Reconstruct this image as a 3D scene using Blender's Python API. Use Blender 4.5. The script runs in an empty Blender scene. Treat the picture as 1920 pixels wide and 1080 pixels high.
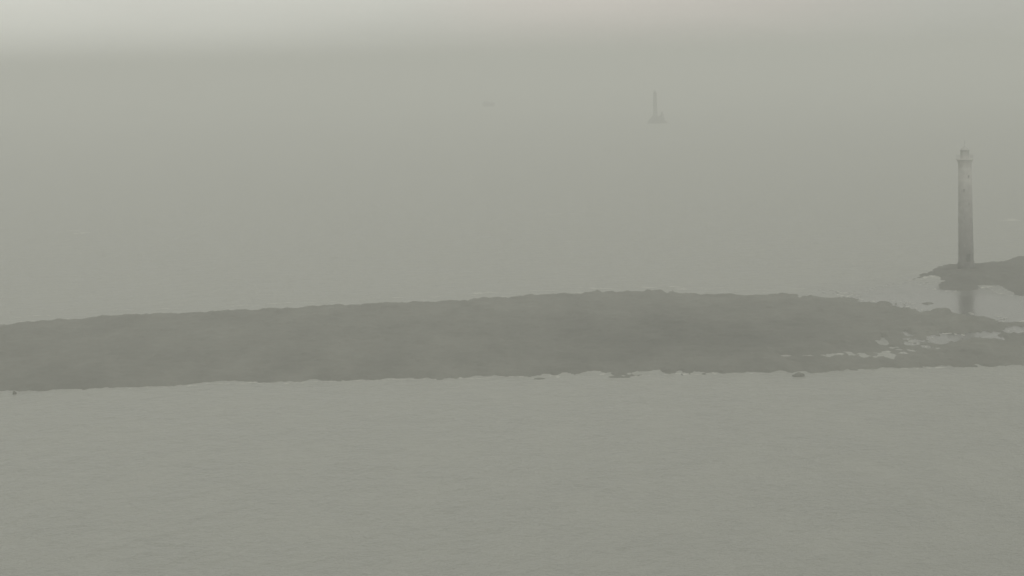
import bpy, bmesh, math, random
from mathutils import Vector, Matrix, noise
random.seed(7)
PI = math.pi
S = bpy.context.scene
COL = S.collection

# ------------------------------------------------------------------ camera
H = 60.0
W_, H_ = 1920.0, 1080.0
FPX = 5444.0
PITCH = math.atan(420.0 / FPX)
ROLL = math.radians(1.4)
cam_d = bpy.data.cameras.new("camera")
cam_d.sensor_width = 36.0
cam_d.lens = FPX / W_ * 36.0
cam_d.clip_start = 1.0
cam_d.clip_end = 90000.0
cam = bpy.data.objects.new("camera", cam_d)
COL.objects.link(cam)
MC = Matrix.Translation((0, 0, H)) @ (Matrix.Rotation(PI / 2 - PITCH, 4, 'X') @ Matrix.Rotation(-ROLL, 4, 'Z'))
cam.matrix_world = MC
S.camera = cam
MR = MC.to_3x3()


def at(px, py, z=0.0):
    """point on the level z seen at photograph pixel px, py"""
    d = MR @ Vector(((px - W_ / 2) / FPX, -(py - H_ / 2) / FPX, -1.0))
    t = (z - H) / d.z
    return Vector((d.x * t, d.y * t, z))


def height_over(base, px, py):
    """height above the sea of the point over `base` seen at row py"""
    d = MR @ Vector(((px - W_ / 2) / FPX, -(py - H_ / 2) / FPX, -1.0))
    t = base.y / d.y
    return H + d.z * t


# ------------------------------------------------------------------ materials
def mat(name, col, rough=0.8, var=0.25, scale=1.0, bump=0.0, bscale=None, spec=0.3, stretch=(1, 1, 1), metallic=0.0):
    m = bpy.data.materials.new(name)
    m.use_nodes = True
    nt = m.node_tree
    b = nt.nodes["Principled BSDF"]
    b.inputs["Roughness"].default_value = rough
    b.inputs["Specular IOR Level"].default_value = spec
    b.inputs["Metallic"].default_value = metallic
    tc = nt.nodes.new("ShaderNodeTexCoord")
    mp = nt.nodes.new("ShaderNodeMapping")
    mp.inputs["Scale"].default_value = stretch
    nt.links.new(tc.outputs["Object"], mp.inputs["Vector"])
    n = nt.nodes.new("ShaderNodeTexNoise")
    n.inputs["Scale"].default_value = scale
    n.inputs["Detail"].default_value = 6
    n.inputs["Roughness"].default_value = 0.6
    nt.links.new(mp.outputs["Vector"], n.inputs["Vector"])
    r = nt.nodes.new("ShaderNodeValToRGB")
    r.color_ramp.elements[0].position = 0.3
    r.color_ramp.elements[1].position = 0.7
    r.color_ramp.elements[0].color = [c * (1 - var) for c in col] + [1]
    r.color_ramp.elements[1].color = [min(1, c * (1 + var)) for c in col] + [1]
    nt.links.new(n.outputs["Fac"], r.inputs["Fac"])
    nt.links.new(r.outputs["Color"], b.inputs["Base Color"])
    if bump:
        n2 = nt.nodes.new("ShaderNodeTexNoise")
        n2.inputs["Scale"].default_value = bscale or scale * 3
        n2.inputs["Detail"].default_value = 5
        nt.links.new(mp.outputs["Vector"], n2.inputs["Vector"])
        bu = nt.nodes.new("ShaderNodeBump")
        bu.inputs["Strength"].default_value = 0.8
        bu.inputs["Distance"].default_value = bump
        nt.links.new(n2.outputs["Fac"], bu.inputs["Height"])
        nt.links.new(bu.outputs["Normal"], b.inputs["Normal"])
    return m


def mat_water():
    m = bpy.data.materials.new("sea_water")
    m.use_nodes = True
    nt = m.node_tree
    b = nt.nodes["Principled BSDF"]
    b.inputs["IOR"].default_value = 1.33
    tc = nt.nodes.new("ShaderNodeTexCoord")
    # broad, faint change of colour: silt and weed under the surface
    mp = nt.nodes.new("ShaderNodeMapping")
    mp.inputs["Scale"].default_value = (0.10, 0.030, 1)
    nt.links.new(tc.outputs["Object"], mp.inputs["Vector"])
    n = nt.nodes.new("ShaderNodeTexNoise")
    n.inputs["Scale"].default_value = 1.0
    n.inputs["Detail"].default_value = 7
    n.inputs["Roughness"].default_value = 0.62
    nt.links.new(mp.outputs["Vector"], n.inputs["Vector"])
    r = nt.nodes.new("ShaderNodeValToRGB")
    r.color_ramp.elements[0].position = 0.35
    r.color_ramp.elements[1].position = 0.7
    a0, a1 = WATER
    r.color_ramp.elements[0].color = list(a0) + [1]
    r.color_ramp.elements[1].color = list(a1) + [1]
    nt.links.new(n.outputs["Fac"], r.inputs["Fac"])
    nt.links.new(r.outputs["Color"], b.inputs["Base Color"])
    # wind patches change how rough the surface is
    mr = nt.nodes.new("ShaderNodeMapRange")
    mr.inputs["From Min"].default_value = 0.3
    mr.inputs["From Max"].default_value = 0.7
    mr.inputs["To Min"].default_value = 0.29
    mr.inputs["To Max"].default_value = 0.42
    nt.links.new(n.outputs["Fac"], mr.inputs["Value"])
    # sheltered, still water between the headland and the reef
    wc = at(1812, 590)
    ms = nt.nodes.new("ShaderNodeMapping")
    ms.vector_type = 'TEXTURE'
    ms.inputs["Location"].default_value = (wc.x, wc.y, 0)
    ms.inputs["Scale"].default_value = (34, 95, 50)
    ln = nt.nodes.new("ShaderNodeVectorMath")
    ln.operation = 'LENGTH'
    nt.links.new(tc.outputs["Object"], ms.inputs["Vector"])
    nt.links.new(ms.outputs["Vector"], ln.inputs[0])
    ad = nt.nodes.new("ShaderNodeMath")
    ad.operation = 'ADD'
    nt.links.new(ln.outputs["Value"], ad.inputs[0])
    nt.links.new(n.outputs["Fac"], ad.inputs[1])
    st = nt.nodes.new("ShaderNodeMapRange")
    st.interpolation_type = 'SMOOTHSTEP'
    st.inputs["From Min"].default_value = 1.0
    st.inputs["From Max"].default_value = 1.9
    nt.links.new(ad.outputs[0], st.inputs["Value"])
    cm = nt.nodes.new("ShaderNodeMix")       # clear there, the dark bed shows
    cm.data_type = 'RGBA'
    cm.inputs["A"].default_value = (0.055, 0.056, 0.05, 1)
    nt.links.new(st.outputs["Result"], cm.inputs["Factor"])
    nt.links.new(r.outputs["Color"], cm.inputs["B"])
    nt.links.new(cm.outputs["Result"], b.inputs["Base Color"])
    rm = nt.nodes.new("ShaderNodeMix")
    rm.inputs["A"].default_value = 0.20
    nt.links.new(st.outputs["Result"], rm.inputs["Factor"])
    nt.links.new(mr.outputs["Result"], rm.inputs["B"])
    nt.links.new(rm.outputs["Result"], b.inputs["Roughness"])
    # ripples and low swell
    mp2 = nt.nodes.new("ShaderNodeMapping")
    mp2.inputs["Scale"].default_value = (0.22, 0.10, 1)
    mp2.inputs["Rotation"].default_value = (0, 0, 0.15)
    nt.links.new(tc.outputs["Object"], mp2.inputs["Vector"])
    n2 = nt.nodes.new("ShaderNodeTexNoise")
    n2.inputs["Scale"].default_value = 1.0
    n2.inputs["Detail"].default_value = 5
    n2.inputs["Roughness"].default_value = 0.68
    nt.links.new(mp2.outputs["Vector"], n2.inputs["Vector"])
    bu = nt.nodes.new("ShaderNodeBump")
    bu.inputs["Strength"].default_value = 0.5
    dm = nt.nodes.new("ShaderNodeMapRange")
    dm.inputs["To Min"].default_value = 0.18
    dm.inputs["To Max"].default_value = 4.0
    nt.links.new(st.outputs["Result"], dm.inputs["Value"])
    nt.links.new(dm.outputs["Result"], bu.inputs["Distance"])
    nt.links.new(n2.outputs["Fac"], bu.inputs["Height"])
    nt.links.new(bu.outputs["Normal"], b.inputs["Normal"])
    return m


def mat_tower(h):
    """granite tower: fog fade painted into the stone colour, paler with height"""
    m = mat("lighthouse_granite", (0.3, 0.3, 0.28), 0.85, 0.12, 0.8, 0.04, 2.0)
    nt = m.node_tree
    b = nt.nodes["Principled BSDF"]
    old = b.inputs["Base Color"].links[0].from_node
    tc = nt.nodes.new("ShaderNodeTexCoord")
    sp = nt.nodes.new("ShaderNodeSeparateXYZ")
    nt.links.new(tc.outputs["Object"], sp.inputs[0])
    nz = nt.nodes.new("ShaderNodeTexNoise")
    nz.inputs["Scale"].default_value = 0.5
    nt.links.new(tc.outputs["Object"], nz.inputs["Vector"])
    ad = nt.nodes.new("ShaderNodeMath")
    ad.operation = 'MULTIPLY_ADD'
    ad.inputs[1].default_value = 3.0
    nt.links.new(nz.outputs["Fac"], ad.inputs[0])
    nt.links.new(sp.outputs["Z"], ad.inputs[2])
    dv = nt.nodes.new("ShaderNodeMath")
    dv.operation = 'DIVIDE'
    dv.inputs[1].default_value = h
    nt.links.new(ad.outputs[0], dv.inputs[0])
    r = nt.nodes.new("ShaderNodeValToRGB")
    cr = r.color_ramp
    stops = TOWER_FOG_STOPS
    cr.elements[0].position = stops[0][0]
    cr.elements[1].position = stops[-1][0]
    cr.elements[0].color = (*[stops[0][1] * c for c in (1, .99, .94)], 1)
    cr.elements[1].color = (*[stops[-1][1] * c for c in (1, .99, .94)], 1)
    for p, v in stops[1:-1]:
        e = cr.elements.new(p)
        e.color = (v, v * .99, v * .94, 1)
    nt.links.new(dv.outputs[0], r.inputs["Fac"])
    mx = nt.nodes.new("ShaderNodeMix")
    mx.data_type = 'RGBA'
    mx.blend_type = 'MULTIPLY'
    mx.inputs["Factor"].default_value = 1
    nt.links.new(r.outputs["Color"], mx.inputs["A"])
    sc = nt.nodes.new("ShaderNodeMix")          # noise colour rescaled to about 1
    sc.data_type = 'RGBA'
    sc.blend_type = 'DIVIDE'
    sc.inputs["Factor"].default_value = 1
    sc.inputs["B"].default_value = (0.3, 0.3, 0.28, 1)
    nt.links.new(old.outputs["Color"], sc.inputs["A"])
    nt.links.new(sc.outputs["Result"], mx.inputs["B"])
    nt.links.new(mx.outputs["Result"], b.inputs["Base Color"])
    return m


CLOUD = 5.7
WATER = ((0.262, 0.267, 0.238), (0.352, 0.356, 0.320))
TOWER_FOG_STOPS = [(0.0, 0.15), (0.15, 0.20), (0.23, 0.25), (0.42, 0.32), (0.47, 0.37), (0.60, 0.43), (0.70, 0.49), (0.76, 0.58), (1.0, 0.64)]  # shaft colour by height; the paler top imitates fog thickening upwards
M_ROCK = mat("weed_covered_rock", (0.176, 0.176, 0.156), 0.85, 0.18, 0.10, 0.3, 0.9, stretch=(1.0, 0.22, 1.0))
nt = M_ROCK.node_tree
_b = nt.nodes["Principled BSDF"]
_c = _b.inputs["Base Color"].links[0].from_socket
_tc = nt.nodes.new("ShaderNodeTexCoord")
_mp = nt.nodes.new("ShaderNodeMapping")
_mp.vector_type = 'TEXTURE'
_wc = at(1260, 632)
_mp.inputs["Location"].default_value = (_wc.x, _wc.y, 0)
_mp.inputs["Scale"].default_value = (45, 75, 50)
_nz = nt.nodes.new("ShaderNodeTexNoise")
_nz.inputs["Scale"].default_value = 0.04
_nz.inputs["Detail"].default_value = 5
_ad = nt.nodes.new("ShaderNodeMath")
_ad.operation = 'ADD'
_ln = nt.nodes.new("ShaderNodeVectorMath")
_ln.operation = 'LENGTH'
_mr = nt.nodes.new("ShaderNodeMapRange")
_mr.interpolation_type = 'SMOOTHSTEP'
_mr.inputs["From Min"].default_value = 0.6
_mr.inputs["From Max"].default_value = 1.8
_mr.inputs["To Min"].default_value = 0.72
_mr.inputs["To Max"].default_value = 1.05
_mx = nt.nodes.new("ShaderNodeVectorMath")
_mx.operation = 'SCALE'
nt.links.new(_tc.outputs["Object"], _mp.inputs["Vector"])
nt.links.new(_tc.outputs["Object"], _nz.inputs["Vector"])
nt.links.new(_mp.outputs["Vector"], _ln.inputs[0])
nt.links.new(_ln.outputs["Value"], _ad.inputs[0])
nt.links.new(_nz.outputs["Fac"], _ad.inputs[1])
nt.links.new(_ad.outputs[0], _mr.inputs["Value"])
nt.links.new(_c, _mx.inputs[0])
nt.links.new(_mr.outputs["Result"], _mx.inputs["Scale"])
nt.links.new(_mx.outputs["Vector"], _b.inputs["Base Color"])
M_HEAD = mat("dark_headland_rock", (0.135, 0.135, 0.12), 0.85, 0.2, 0.07, 0.25, 0.7, stretch=(1.0, 0.22, 1.0))
M_ROCKFAR = mat("bare_sea_rock", (0.15, 0.15, 0.14), 0.9, 0.3, 0.3, 0.2, 1.0)
M_FOAM = mat("sea_foam", (0.58, 0.58, 0.54), 0.9, 0.15, 0.6)
M_WATER = mat_water()
M_METAL = mat("painted_iron", (0.47, 0.47, 0.45), 0.5, 0.15, 3.0)
M_DOOR = mat("old_door_paint", (0.11, 0.12, 0.11), 0.6, 0.2, 4.0)
M_GLASS = mat("lantern_glass", (0.52, 0.53, 0.50), 0.08, 0.05, 1.0, spec=0.6)
M_METAL2 = mat("dark_wheelhouse_glass", (0.03, 0.03, 0.03), 0.15, 0.05, 1.0)
M_PANE = mat("window_glass", (0.32, 0.32, 0.30), 0.2, 0.05, 1.0)
M_PALE = mat("pale_hull_paint", (0.70, 0.70, 0.66), 0.4, 0.05, 1.0)
M_GREY = mat("dark_boat_paint", (0.012, 0.013, 0.012), 0.5, 0.1, 1.0)


# ------------------------------------------------------------------ helpers
def obj(name, bm, m, parent=None, smooth=False):
    me = bpy.data.meshes.new(name)
    bm.normal_update()
    bm.to_mesh(me)
    bm.free()
    me.materials.append(m)
    if smooth:
        for p in me.polygons:
            p.use_smooth = True
    o = bpy.data.objects.new(name, me)
    COL.objects.link(o)
    if parent:
        o.parent = parent
    return o


def tag(o, label=None, cat=None, group=None, kind=None):
    for k, v in (("label", label), ("category", cat), ("group", group), ("kind", kind)):
        if v:
            o[k] = v
    return o


def thing(name, loc, label, cat, rz=0.0):
    o = bpy.data.objects.new(name, None)
    COL.objects.link(o)
    o.location = loc
    o.rotation_euler = (0, 0, rz)
    return tag(o, label, cat)


def lathe(bm, prof, seg=40, cx=0, cy=0):
    rings = []
    for r, z in prof:
        if r < 1e-4:
            rings.append([bm.verts.new((cx, cy, z))])
        else:
            rings.append([bm.verts.new((cx + r * math.cos(2 * PI * i / seg), cy + r * math.sin(2 * PI * i / seg), z)) for i in range(seg)])
    for a, b in zip(rings, rings[1:]):
        for i in range(seg):
            j = (i + 1) % seg
            if len(a) == 1 and len(b) == 1:
                continue
            if len(a) == 1:
                bm.faces.new((a[0], b[j], b[i]))
            elif len(b) == 1:
                bm.faces.new((a[i], a[j], b[0]))
            else:
                bm.faces.new((a[i], a[j], b[j], b[i]))
    for rg, rev in ((rings[0], True), (rings[-1], False)):
        if len(rg) > 1:
            bm.faces.new(list(reversed(rg)) if rev else rg)


def box(bm, c, s, rz=0.0, bev=0.0):
    g = bmesh.ops.create_cube(bm, size=1.0)
    M = Matrix.Translation(c) @ Matrix.Rotation(rz, 4, 'Z') @ Matrix.Diagonal((*s, 1))
    bmesh.ops.transform(bm, matrix=M, verts=g["verts"])
    if bev:
        ed = list({e for v in g["verts"] for e in v.link_edges})
        bmesh.ops.bevel(bm, geom=ed, offset=bev, segments=2, affect='EDGES')


def tube(bm, a, b, r, seg=8):
    a, b = Vector(a), Vector(b)
    d = b - a
    q = d.to_track_quat('Z', 'Y').to_matrix().to_4x4()
    bmesh.ops.create_cone(bm, cap_ends=True, segments=seg, radius1=r, radius2=r, depth=d.length,
                          matrix=Matrix.Translation((a + b) / 2) @ q)


def fbm(x, y, z=0.0, o=4):
    return noise.fractal(Vector((x, y, z)), 0.9, 2.1, o, noise_basis='PERLIN_ORIGINAL')


# ------------------------------------------------------------------ sea
bm = bmesh.new()
SEA_R = 22000.0
radii = [0, 300, 500, 700, 1000, 2000, 5000, 10000, SEA_R]
lathe_rings = []
seg = 96
prev = [bm.verts.new((0, 0, 0))]
for r in radii[1:]:
    cur = [bm.verts.new((r * math.cos(2 * PI * i / seg), r * math.sin(2 * PI * i / seg), 0)) for i in range(seg)]
    for i in range(seg):
        j = (i + 1) % seg
        if len(prev) == 1:
            bm.faces.new((prev[0], cur[i], cur[j]))
        else:
            bm.faces.new((prev[i], cur[i], cur[j], prev[j]))
    prev = cur
sea = obj("sea", bm, M_WATER)
tag(sea, "calm grey sea under fog", kind="structure")

# ------------------------------------------------------------------ reef and headland (height fields over traced footprints)
reef_far = [(-330, 640), (-200, 626), (0, 604), (60, 598), (160, 591), (220, 587), (330, 583), (420, 579), (500, 575), (620, 570),
            (720, 564), (830, 560), (900, 556), (960, 553), (1040, 548), (1120, 545), (1190, 543), (1232, 539), (1262, 542), (1275, 546),
            (1360, 546), (1405, 549), (1440, 545), (1500, 547), (1524, 557), (1545, 554), (1590, 556), (1602, 563), (1640, 560),
            (1680, 561), (1692, 570), (1720, 575), (1738, 580), (1770, 574), (1790, 582), (1830, 585), (1870, 590), (1895, 597), (1940, 603), (1990, 607)]
reef_near = [(1990, 611), (1915, 612), (1885, 619), (1840, 622), (1800, 626), (1760, 622), (1744, 624), (1734, 632), (1740, 644), (1757, 646), (1790, 641), (1830, 637),
             (1870, 638), (1900, 628), (1960, 622), (2150, 610), (2150, 660), (1920, 682), (1850, 686), (1780, 687),
             (1640, 692), (1560, 695), (1500, 697), (1380, 698), (1330, 702), (1270, 698), (1215, 697), (1180, 706), (1140, 700), (1100, 697),
             (1060, 701), (1010, 707), (960, 704), (900, 706), (840, 709), (700, 711), (600, 714), (540, 716), (420, 717),
             (380, 718), (330, 722), (300, 724), (240, 726), (180, 729), (100, 731), (0, 734), (-330, 752)]
head_far = [(1709, 513), (1720, 506), (1745, 499), (1758, 490), (1766, 486), (1790, 485), (1830, 487), (1842, 484), (1870, 481),
            (1900, 478), (1920, 474), (2000, 466), (2150, 456)]
head_near = [(2150, 566), (2000, 560), (1920, 554), (1902, 551), (1890, 543), (1872, 534), (1830, 535), (1828, 544), (1800, 545),
             (1780, 544), (1762, 543), (1762, 530), (1772, 526), (1764, 518), (1752, 514), (1735, 518)]


def footprint(far, near, zf):
    p = [at(x, y, zf) for x, y in far] + [at(x, y, 0.0) for x, y in near]
    return [(v.x, v.y) for v in p]


def sdist(poly, x, y):
    ins = False
    best = 1e18
    n = len(poly)
    for i in range(n):
        x1, y1 = poly[i]
        x2, y2 = poly[(i + 1) % n]
        if (y1 > y) != (y2 > y) and x < (x2 - x1) * (y - y1) / (y2 - y1) + x1:
            ins = not ins
        dx, dy = x2 - x1, y2 - y1
        t = ((x - x1) * dx + (y - y1) * dy) / (dx * dx + dy * dy + 1e-9)
        t = 0 if t < 0 else 1 if t > 1 else t
        ex, ey = x1 + t * dx - x, y1 + t * dy - y
        d = ex * ex + ey * ey
        if d < best:
            best = d
    d = math.sqrt(best)
    return d if ins else -d


pools = [(1482, 669, 12, 4), (1511, 667, 16, 5), (1553, 669, 10, 4), (1572, 667, 30, 6), (1590, 661, 12, 9), (1618, 667, 10, 7), (1636, 661, 18, 4), (1672, 667, 20, 5),
         (1658, 664, 34, 11), (1690, 657, 30, 8), (1657, 642, 16, 7), (1702, 643, 16, 11), (1718, 640, 20, 14), (1738, 650, 26, 9), (1775, 574, 12, 4),
         (1850, 592, 26, 5), (1880, 602, 20, 5)]
POOL = []
for px, py, w_, h_ in pools:
    c = at(px, py)
    POOL.append((c.x, c.y, (at(px + w_ / 2, py) - at(px - w_ / 2, py)).length / 2, (at(px, py - h_ / 2) - at(px, py + h_ / 2)).length / 2))
SHORE = []


def amp(x):
    return 0.55 + 0.45 / (1 + math.exp(-(x + 5) / 12.0))


def terrain(name, poly, h, L, rough, seed, m, sx=0.55, sy=0.9, ka=1.0):
    xs = [p[0] for p in poly]
    ys = [p[1] for p in poly]
    x0, x1, y0, y1 = min(xs) - 6, max(xs) + 6, min(ys) - 8, max(ys) + 8
    nx, ny = int((x1 - x0) / sx), int((y1 - y0) / sy)
    # coarse distance grid, then interpolated
    cs = 2.2
    cx, cy = int((x1 - x0) / cs) + 2, int((y1 - y0) / cs) + 2
    D = [[sdist(poly, x0 + i * cs, y0 + j * cs) for i in range(cx)] for j in range(cy)]

    def dist(x, y):
        u, v = (x - x0) / cs, (y - y0) / cs
        i, j = min(int(u), cx - 2), min(int(v), cy - 2)
        u -= i
        v -= j
        return (D[j][i] * (1 - u) + D[j][i + 1] * u) * (1 - v) + (D[j + 1][i] * (1 - u) + D[j + 1][i + 1] * u) * v
    bm = bmesh.new()
    grid = []
    for j in range(ny + 1):
        row = []
        y = y0 + (y1 - y0) * j / ny
        for i in range(nx + 1):
            x = x0 + (x1 - x0) * i / nx
            d = dist(x, y)
            if d < -7:
                row.append(None)
                continue
            hk = 1.0
            for qx, qy, rx, ry in POOL:
                u, v = (x - qx) / rx, (y - qy) / ry
                if abs(u) < 6 and abs(v) < 3:
                    e = math.hypot(u, v) + 0.7 * fbm(x / 0.9, y / 3.0, 31.0) + 0.8 * fbm(x / 2.6, y / 9.0, 35.0)
                    d = min(d, (e - 1.0) * 2.0)
                    g_ = math.hypot(u / 5.0, v / 2.6)
                    hk = min(hk, 0.18 + 0.82 * min(1, g_ * g_))
            if -3.5 < d < -0.8:
                SHORE.append((x, y))
            d += 3.0 * ka * fbm(x / 6.0, y / 16.0, seed) + ka * amp(x) * (4.2 * fbm(x / 2.4, y / 10.0, seed + 5) + 1.6 * fbm(x / 0.9, y / 4.0, seed + 15))
            if d > 0:
                k = 1 - math.exp(-d / L)
                rk = abs(fbm(x / 5.5, y / 7.0, seed + 9, 5))
                z = hk * h * k * (0.75 + 0.5 * fbm(x / 30.0, y / 40.0, seed + 2)) + hk * rough * min(1, d / 4) * (rk * 1.3 - 0.15) + 0.05
            else:
                z = max(-1.4, d * 0.35 + 0.02)
            row.append(bm.verts.new((x, y, z)))
        grid.append(row)
    for j in range(ny):
        for i in range(nx):
            q = (grid[j][i], grid[j][i + 1], grid[j + 1][i + 1], grid[j + 1][i])
            if all(q) and max(v.co.z for v in q) > -1.39:
                bm.faces.new(q)
    lone = [v for v in bm.verts if not v.link_faces]
    bmesh.ops.delete(bm, geom=lone, context='VERTS')
    return obj(name, bm, m, smooth=True)


reef_poly = footprint(reef_far, reef_near, 0.7)
reef = terrain("reef", reef_poly, 0.85, 7.0, 0.62, 3.3, M_ROCK)
tag(reef, "long low weed-dark reef lying across the water in front of the headland", kind="structure")
head_poly = footprint(head_far, head_near, 1.6)
head = terrain("headland", head_poly, 2.0, 9.0, 0.7, 21.7, M_HEAD, 0.6, 1.2, 0.3)
tag(head, "dark low headland entering from the right behind the lighthouse", kind="structure")


# ------------------------------------------------------------------ single rocks
def boulder(px, py, w, hgt, dep, seed, label, name="rock", m=M_ROCK):
    c = at(px, py)
    bm = bmesh.new()
    bmesh.ops.create_icosphere(bm, subdivisions=4, radius=1.0)
    for v in bm.verts:
        p = v.co.copy()
        k = 1 + 0.28 * fbm(p.x * 1.3, p.y * 1.3, p.z * 1.3 + seed) + 0.10 * fbm(p.x * 4, p.y * 4, p.z * 4 + seed)
        v.co = Vector((p.x * w / 2 * k, p.y * dep / 2 * k, p.z * hgt * k))
    o = obj(name, bm, m, smooth=True)
    o.location = (c.x, c.y, -0.3 * hgt)
    return tag(o, label, "rock")


boulder(27, 739, 0.85, 0.8, 1.2, 1.0, "tiny dark rock alone in the water under the reef's left end")
boulder(1498, 705, 2.3, 0.9, 3.0, 2.0, "dark pointed rock standing just off the near edge of the reef", "rock")
boulder(1740, 569, 3.0, 0.32, 5.0, 3.0, "flat dark rock awash between the reef and the headland tip", "rock")
boulder(1158, 707, 4.2, 0.16, 3.6, 4.0, "low wide rock awash at the reef's near edge, middle of the photo", "rock")
boulder(1012, 710, 2.4, 0.18, 3.0, 5.0, "small low rock awash left of the wide one on the near edge", "rock")


# ------------------------------------------------------------------ lighthouses
def lighthouse(name, base, rb, rt, htop, mt, label, rz=0.0, detail=1.0, z0=0.0):
    """htop: top of the roof above base; rt: shaft radius under the gallery"""
    t = thing(name, base, label, "lighthouse", rz)
    lan = rt * 1.95                       # lantern and roof together
    hs = htop - lan                       # shaft height
    bm = bmesh.new()
    prof = [(rb * 1.12, -1.2 + z0), (rb * 1.12, 1.2), (rb * 1.07, 1.5), (rb * 1.04, 2.0)]
    n = 14
    for i in range(n + 1):
        f = i / n
        prof.append((rt + (rb - rt) * (1 - f) ** 1.35, 2.0 + 0.01 + (hs - 1.0 - 2.01) * f))
    prof += [(rt * 1.06, hs - 0.85), (rt * 1.06, hs - 0.6), (rt * 1.18, hs - 0.3), (rt * 1.18, hs - 0.12)]
    lathe(bm, prof, 48)
    obj("tower", bm, mt, t, True)
    bm = bmesh.new()
    lathe(bm, [(rt * 1.24, hs - 0.117), (rt * 1.3, hs - 0.09), (rt * 1.3, hs + 0.06), (rt * 1.26, hs + 0.09)], 48)
    g = obj("gallery", bm, mt, t)
    bm = bmesh.new()
    rr = rt * 1.24
    for i in range(20):
        a = 2 * PI * i / 20
        tube(bm, (rr * math.cos(a), rr * math.sin(a), hs + 0.085), (rr * math.cos(a), rr * math.sin(a), hs + 1.15), 0.028, 6)
        b = 2 * PI * (i + 1) / 20
        for zz in (0.45, 0.8, 1.14):
            tube(bm, (rr * math.cos(a), rr * math.sin(a), hs + zz), (rr * math.cos(b), rr * math.sin(b), hs + zz), 0.024, 6)
    obj("railing", bm, M_METAL, g)
    rl = rt * 0.66
    zl = hs + 0.095
    bm = bmesh.new()
    lathe(bm, [(rl, zl), (rl, zl + lan * 0.22), (rl * 1.05, zl + lan * 0.22), (rl * 1.05, zl + lan * 0.26)], 32)
    lr = obj("lantern_room", bm, mt, t)
    bm = bmesh.new()
    lathe(bm, [(rl * 0.93, zl + lan * 0.262), (rl * 0.93, zl + lan * 0.638)], 24)
    obj("glazing", bm, M_GLASS, lr)
    bm = bmesh.new()
    for i in range(12):
        a = 2 * PI * i / 12
        tube(bm, (rl * 0.97 * math.cos(a), rl * 0.97 * math.sin(a), zl + lan * 0.262), (rl * 0.97 * math.cos(a), rl * 0.97 * math.sin(a), zl + lan * 0.638), 0.03, 6)
    obj("glazing_bar", bm, M_METAL, lr)
    bm = bmesh.new()
    zr = zl + lan * 0.64
    hr = htop - zr
    lathe(bm, [(rl * 1.12, zr), (rl * 1.14, zr + hr * 0.08), (rl * 0.98, zr + hr * 0.32), (rl * 0.68, zr + hr * 0.62),
               (rl * 0.32, zr + hr * 0.82), (rl * 0.2, zr + hr * 0.86), (rl * 0.2, zr + hr * 0.96), (0, htop)], 32)
    rf = obj("roof", bm, M_METAL, t, False)
    bm = bmesh.new()
    tube(bm, (0, 0, htop - 0.05), (0, 0, htop + lan * 0.45), 0.045, 6)
    obj("lightning_rod", bm, M_METAL, rf)
    # windows up the seaward face, door at the foot
    for i in range(6):
        f = (i + 0.9) / 6.6
        z = 3.0 + (hs - 5) * f
        zf = (z - 2.0) / (hs - 3.0)
        r = rt + (rb - rt) * (1 - zf) ** 1.35
        a = -PI / 2 + (0.35 if i % 2 else -0.3)
        bm = bmesh.new()
        box(bm, (r * math.cos(a), r * math.sin(a), z), (0.22, 0.62, 1.0), a)
        w = obj("window", bm, mt, t)
        bm = bmesh.new()
        box(bm, ((r + 0.05) * math.cos(a), (r + 0.05) * math.sin(a), z + 0.03), (0.16, 0.42, 0.74), a)
        obj("pane", bm, M_PANE, w)
    bm = bmesh.new()
    r = rb * 1.04
    a = -PI / 2 + 0.15
    box(bm, ((r + 0.02) * math.cos(a), (r + 0.02) * math.sin(a), 3.05), (0.3, 0.95, 2.0), a, 0.03)
    obj("door", bm, M_DOOR, t)
    return t


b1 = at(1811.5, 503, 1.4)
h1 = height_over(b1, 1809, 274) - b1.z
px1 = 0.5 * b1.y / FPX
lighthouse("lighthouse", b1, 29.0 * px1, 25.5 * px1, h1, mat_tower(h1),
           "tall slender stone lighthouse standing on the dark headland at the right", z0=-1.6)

b2 = at(1229, 229)
h2 = height_over(b2, 1229, 168)
px2 = 0.5 * b2.y / FPX
b2.z = 3.5
M_T2 = mat("far_tower_stone", (0.14, 0.14, 0.13), 0.85, 0.1, 0.5)
lighthouse("lighthouse", b2, 8.6 * px2, 6.3 * px2, h2 - b2.z, M_T2,
           "distant grey lighthouse on a rocky islet, faint in the fog near the top", z0=-1.5)

# islet under the distant lighthouse
c2 = at(1233, 231)
bm = bmesh.new()
mpx = c2.y / FPX
wx = 19 * mpx
nx, ny = 90, 60
g = []
for j in range(ny + 1):
    row = []
    for i in range(nx + 1):
        u, v = i / nx * 2 - 1, j / ny * 2 - 1
        r = math.hypot(u, v) + 0.18 * fbm(u * 2.2, v * 2.2, 4.0)
        e = max(0.0, 1 - r)
        z = 5.2 * min(1, e * 2.0) ** 1.1 - 0.5
        x = u * wx * 1.12
        # two knolls: one under the tower, a steeper one east of it
        z += 3.8 * math.exp(-((x + 2.2) / 3.6) ** 2 - (v / 0.45) ** 2) + 6.2 * math.exp(-((x - 4.6) / 1.9) ** 2 - ((v + 0.1) / 0.35) ** 2)
        z += 1.2 * abs(fbm(x / 2.2, v * 4, 8.0)) * min(1, e * 3)
        row.append(bm.verts.new((x, v * 16, z)))
    g.append(row)
for j in range(ny):
    for i in range(nx):
        q = (g[j][i], g[j][i + 1], g[j + 1][i + 1], g[j + 1][i])
        bm.faces.new(q)
isl = obj("islet", bm, M_ROCKFAR, smooth=True)
isl.location = (c2.x, c2.y, 0)
tag(isl, "small rocky islet carrying the distant lighthouse", kind="structure")

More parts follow.
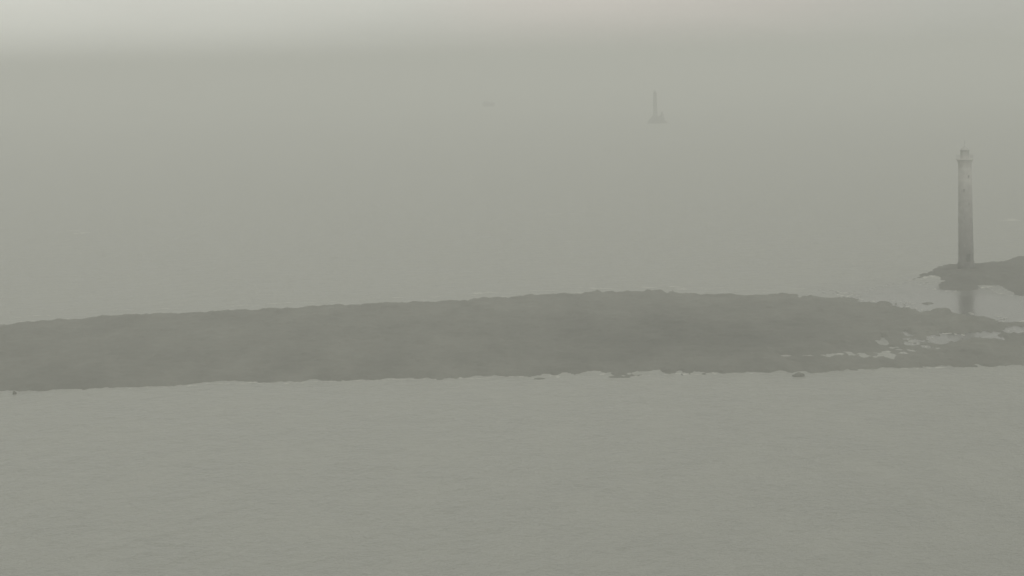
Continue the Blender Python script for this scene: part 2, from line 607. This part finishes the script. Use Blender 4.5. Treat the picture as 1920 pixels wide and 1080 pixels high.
# ------------------------------------------------------------------ boat, far out
cb = at(916, 201)
mb = cb.y / FPX
Lb = 26 * mb
boat = thing("fishing_boat", cb, "faint dark boat with a pale hull far out left of the distant lighthouse", "boat", PI * 0.97)
bm = bmesh.new()
secs = []
nseg = 14
bw = Lb * 0.26
for i in range(nseg + 1):
    f = i / nseg
    x = -Lb / 2 + Lb * f
    k = 1 - max(0, (f - 0.6) / 0.4) ** 2.2
    wd = bw / 2 * (0.86 + 0.14 * min(1, f * 4)) * k + 0.02
    sh = 1.2 + 1.2 * max(0, f - 0.55) ** 1.4 * 2
    ring = []
    for a, zz in ((0, -0.7), (0.72, -0.5), (0.95, 0.4), (1.0, sh)):
        ring.append(bm.verts.new((x + (0.9 * (zz + .7) / 3 if f > .9 else 0), a * wd, zz)))
    for a, zz in ((1.0, sh), (0.95, 0.4), (0.72, -0.5)):
        ring.append(bm.verts.new((x + (0.9 * (zz + .7) / 3 if f > .9 else 0), -a * wd, zz)))
    secs.append(ring)
for a, b in zip(secs, secs[1:]):
    for i in range(7):
        j = (i + 1) % 7
        bm.faces.new((a[i], b[i], b[j], a[j]))
bm.faces.new(secs[0])
bm.faces.new(list(reversed(secs[-1])))
hull = obj("hull", bm, M_PALE, boat)
bm = bmesh.new()
box(bm, (-0.4, 0, 3.7), (Lb * 0.88, bw * 0.84, 5.2), 0, 0.15)
obj("deckhouse", bm, M_GREY, boat)
bm = bmesh.new()
box(bm, (Lb * 0.2, 0, 7.3), (Lb * 0.3, bw * 0.7, 2.1), 0, 0.15)
wh = obj("wheelhouse", bm, M_GREY, boat)
bm = bmesh.new()
box(bm, (Lb * 0.2, 0, 7.6), (Lb * 0.302, bw * 0.71, 0.8))
obj("window", bm, M_METAL2, wh)
bm = bmesh.new()
tube(bm, (Lb * 0.1, 0, 8.3), (Lb * 0.1, 0, 11.0), 0.12)
tube(bm, (Lb * 0.1, -1.2, 10.2), (Lb * 0.1, 1.2, 10.2), 0.08)
obj("mast", bm, M_METAL, boat)
bm = bmesh.new()
tube(bm, (-Lb * 0.4, 0, 6.25), (-Lb * 0.4, 0, 8.6), 0.1)
tube(bm, (-Lb * 0.4, 0, 8.5), (-Lb * 0.18, 0, 7.2), 0.09)
obj("derrick", bm, M_METAL, boat)

# ------------------------------------------------------------------ foam
bm = bmesh.new()


def foam(px, py, wpx, hpx, n=1, spread=(0, 0), seed=0):
    rnd = random.Random(seed + px * 7 + py)
    for _ in range(n):
        qx = px + rnd.uniform(-1, 1) * spread[0]
        qy = py + rnd.uniform(-1, 1) * spread[1]
        s = rnd.uniform(0.5, 1.2) if n > 1 else 1
        a = at(qx - wpx * s / 2, qy)
        c = at(qx, qy)
        d = at(qx, qy + hpx * s / 2)
        e = at(qx, qy - hpx * s / 2)
        rx = (c - a).length
        ry = (e - d).length / 2
        vs = []
        m = 26
        ph = rnd.uniform(0, 100)
        for i in range(m):
            t = 2 * PI * i / m
            k = 0.75 + 0.9 * fbm(math.cos(t) * 1.6 + ph, math.sin(t) * 1.6, ph)
            k = max(0.2, k)
            vs.append(bm.verts.new((c.x + rx * k * math.cos(t), c.y + ry * k * math.sin(t), 0.03)))
        ctr = bm.verts.new((c.x, c.y, 0.05))
        for i in range(m):
            bm.faces.new((ctr, vs[i], vs[(i + 1) % m]))


# along the near edge of the reef and by the headland tip
rnd = random.Random(3)
near_edge = [(240, 727), (330, 723), (420, 718), (540, 717), (700, 712), (840, 710), (960, 705), (1010, 708), (1060, 702), (1100, 698), (1180, 706), (1270, 699), (1380, 699)]
for (ax, ay), (bx, by) in zip(near_edge, near_edge[1:]):
    k = int((bx - ax) / 13)
    for i in range(k):
        f = (i + rnd.random()) / k
        foam(ax + (bx - ax) * f, ay + (by - ay) * f + rnd.uniform(-.5, 2.5), rnd.uniform(4, 16), rnd.uniform(0.8, 2.4), seed=i)
rs = random.Random(11)
for x, y in SHORE:
    if rs.random() < 0.06 * max(0.0, 0.35 + 2.2 * fbm(x / 14.0, y / 22.0, 77.0)):
        rx, ry = rs.uniform(0.25, 1.0), rs.uniform(0.5, 1.5)
        vs = []
        for i in range(14):
            t = 2 * PI * i / 14
            k = max(0.25, 0.8 + 0.9 * fbm(math.cos(t) + x, math.sin(t) + y, 3.0))
            vs.append(bm.verts.new((x + rx * k * math.cos(t), y + ry * k * math.sin(t), 0.03)))
        bm.faces.new(vs)
foam(1745, 520, 14, 2.5, 5, (18, 2))
foam(1852, 539, 16, 1.8, 6, (28, 2))
foam(1575, 551, 8, 2.5, 8, (30, 5))
foam(1250, 541, 30, 1.5, 8, (130, 2))
foam(1000, 551, 30, 1.5, 6, (120, 4))
foam(1640, 660, 12, 2.6, 9, (80, 5))
foam(1712, 643, 6, 2.2, 12, (26, 9))
foam(1500, 668, 9, 2, 3, (16, 1))
foam(1780, 648, 40, 2, 2, (10, 1))
for px, py, w, h in ((868, 708, 36, 1.6), (1720, 668, 40, 2), (1560, 691, 60, 1.5)):
    foam(px, py, w, h)
for (ax, ay), (bx, by) in zip(reef_far[2:26], reef_far[3:26]):
    k = max(1, int((bx - ax) / 24))
    for i in range(k):
        f = (i + rnd.random()) / k
        if rnd.random() < 0.6:
            foam(ax + (bx - ax) * f, ay + (by - ay) * f - rnd.uniform(3, 7), rnd.uniform(14, 44), rnd.uniform(0.8, 2.0), seed=i)
# faint slicks and crests further out
for px, py, w, h, n, sp in ((1670, 183, 50, 1.6, 3, (24, 1)), (1880, 183, 70, 3.0, 2, (14, 1)), (40, 212, 70, 3, 2, (8, 1)),
                            (210, 204, 50, 1.4, 4, (60, 2)), (1895, 412, 50, 3, 2, (10, 2)), (1060, 395, 16, 1.2, 12, (70, 8)),
                            (150, 435, 26, 2, 3, (20, 4)), (916, 203.5, 26, 1.2, 2, (3, 0.3))):
    foam(px, py, w, h, n, sp)
fo = obj("foam", bm, M_FOAM)
tag(fo, "thin broken foam along the reef edges and faint lines on the water", "foam", kind="stuff")

# ------------------------------------------------------------------ haze
bm = bmesh.new()
R = SEA_R + 1500
g = bmesh.ops.create_cube(bm, size=1.0)
ZT, ZB = 84.0, -3.0
bmesh.ops.transform(bm, matrix=Matrix.Translation((0, 0, (ZT + ZB) / 2)) @ Matrix.Diagonal((2 * R, 2 * R, ZT - ZB, 1)), verts=g["verts"])
hm = bpy.data.materials.new("fog_air")
hm.use_nodes = True
nt = hm.node_tree
nt.nodes.clear()
out = nt.nodes.new("ShaderNodeOutputMaterial")
pv = nt.nodes.new("ShaderNodeVolumePrincipled")
pv.inputs["Color"].default_value = (0.99, 1.0, 0.975, 1)
pv.inputs["Density"].default_value = 0.00065
pv.inputs["Anisotropy"].default_value = 0.0
nt.links.new(pv.outputs["Volume"], out.inputs["Volume"])
hz = obj("haze", bm, hm)
tag(hz, "even grey fog over the whole sea", "fog", kind="stuff")

# ------------------------------------------------------------------ light
SUN_EL, SUN_ROT = math.radians(38), math.radians(150)
w = bpy.data.worlds.new("World")
S.world = w
w.use_nodes = True
nt = w.node_tree
bg = nt.nodes["Background"]
sky = nt.nodes.new("ShaderNodeTexSky")
sky.sky_type = 'NISHITA'
sky.sun_disc = False
sky.sun_elevation = SUN_EL
sky.sun_rotation = SUN_ROT
hs = nt.nodes.new("ShaderNodeHueSaturation")
hs.inputs["Saturation"].default_value = 0.08
nt.links.new(sky.outputs["Color"], hs.inputs["Color"])
tc = nt.nodes.new("ShaderNodeTexCoord")
nz = nt.nodes.new("ShaderNodeTexNoise")
nz.inputs["Scale"].default_value = 7.0
nz.inputs["Detail"].default_value = 3
cmp_ = nt.nodes.new("ShaderNodeMapping")
cmp_.inputs["Scale"].default_value = (1.0, 1.0, 6.0)
nt.links.new(tc.outputs["Generated"], cmp_.inputs["Vector"])
nt.links.new(cmp_.outputs["Vector"], nz.inputs["Vector"])
cl = nt.nodes.new("ShaderNodeValToRGB")         # overcast deck: thinner and thicker cloud
cl.color_ramp.elements[0].position = 0.35
cl.color_ramp.elements[1].position = 0.65
cl.color_ramp.elements[0].color = (*[c * CLOUD for c in (0.94, 0.94, 0.855)], 1)
cl.color_ramp.elements[1].color = (*[c * CLOUD for c in (1.06, 1.065, 0.965)], 1)
nt.links.new(nz.outputs["Fac"], cl.inputs["Fac"])


def glow(az, el, cos_edge, gain):
    """colour multiplier 1 .. gain around a direction: thinner cloud there"""
    az, el = math.radians(az), math.radians(el)
    vm = nt.nodes.new("ShaderNodeVectorMath")
    vm.operation = 'DOT_PRODUCT'
    vm.inputs[1].default_value = (math.sin(az) * math.cos(el), math.cos(az) * math.cos(el), math.sin(el))
    nt.links.new(tc.outputs["Generated"], vm.inputs[0])
    mr = nt.nodes.new("ShaderNodeMapRange")
    mr.interpolation_type = 'SMOOTHSTEP'
    mr.inputs["From Min"].default_value = cos_edge
    mr.inputs["From Max"].default_value = 1.0
    nt.links.new(vm.outputs["Value"], mr.inputs["Value"])
    m = nt.nodes.new("ShaderNodeMix")
    m.data_type = 'RGBA'
    m.inputs["A"].default_value = (1, 1, 1, 1)
    m.inputs["B"].default_value = (*gain, 1)
    nt.links.new(mr.outputs["Result"], m.inputs["Factor"])
    return m.outputs["Result"]


def times(a, b):
    m = nt.nodes.new("ShaderNodeMix")
    m.data_type = 'RGBA'
    m.blend_type = 'MULTIPLY'
    m.inputs["Factor"].default_value = 1
    nt.links.new(a, m.inputs["A"])
    nt.links.new(b, m.inputs["B"])
    return m.outputs["Result"]


deck = times(cl.outputs["Color"], glow(-14, 4, math.cos(math.radians(26)), (1.52, 1.52, 1.52)))
sz = nt.nodes.new("ShaderNodeSeparateXYZ")      # the fog bank thins upwards
nt.links.new(tc.outputs["Generated"], sz.inputs[0])
er = nt.nodes.new("ShaderNodeValToRGB")
er.color_ramp.interpolation = 'B_SPLINE'
er.color_ramp.elements[0].position = 0.0
er.color_ramp.elements[1].position = 0.035
er.color_ramp.elements[0].color = (0.74, 0.74, 0.74, 1)
er.color_ramp.elements[1].color = (1, 1, 1, 1)
nt.links.new(sz.outputs["Z"], er.inputs["Fac"])
deck = times(deck, er.outputs["Color"])
deck = times(deck, glow(3.2, 1.6, math.cos(math.radians(5.5)), (1.05, 0.965, 0.97)))
mx = nt.nodes.new("ShaderNodeMix")
mx.data_type = 'RGBA'
mx.inputs["Factor"].default_value = 0.85
nt.links.new(hs.outputs["Color"], mx.inputs["A"])
nt.links.new(deck, mx.inputs["B"])
nt.links.new(mx.outputs["Result"], bg.inputs["Color"])
bg.inputs["Strength"].default_value = 0.1

sl = bpy.data.lights.new("sun", 'SUN')
sl.energy = 0.5
sl.angle = math.radians(25)
sl.color = (1.0, 0.97, 0.9)
so = bpy.data.objects.new("sun", sl)
COL.objects.link(so)
dv = Vector((math.sin(SUN_ROT) * math.cos(SUN_EL), math.cos(SUN_ROT) * math.cos(SUN_EL), math.sin(SUN_EL)))
so.rotation_euler = dv.to_track_quat('Z', 'Y').to_euler()
so.location = dv * 200

S.cycles.volume_bounces = 3
S.cycles.max_bounces = 8
S.view_settings.view_transform = 'Standard'
S.view_settings.look = 'None'
S.view_settings.exposure = 0.0
S.view_settings.gamma = 1.0
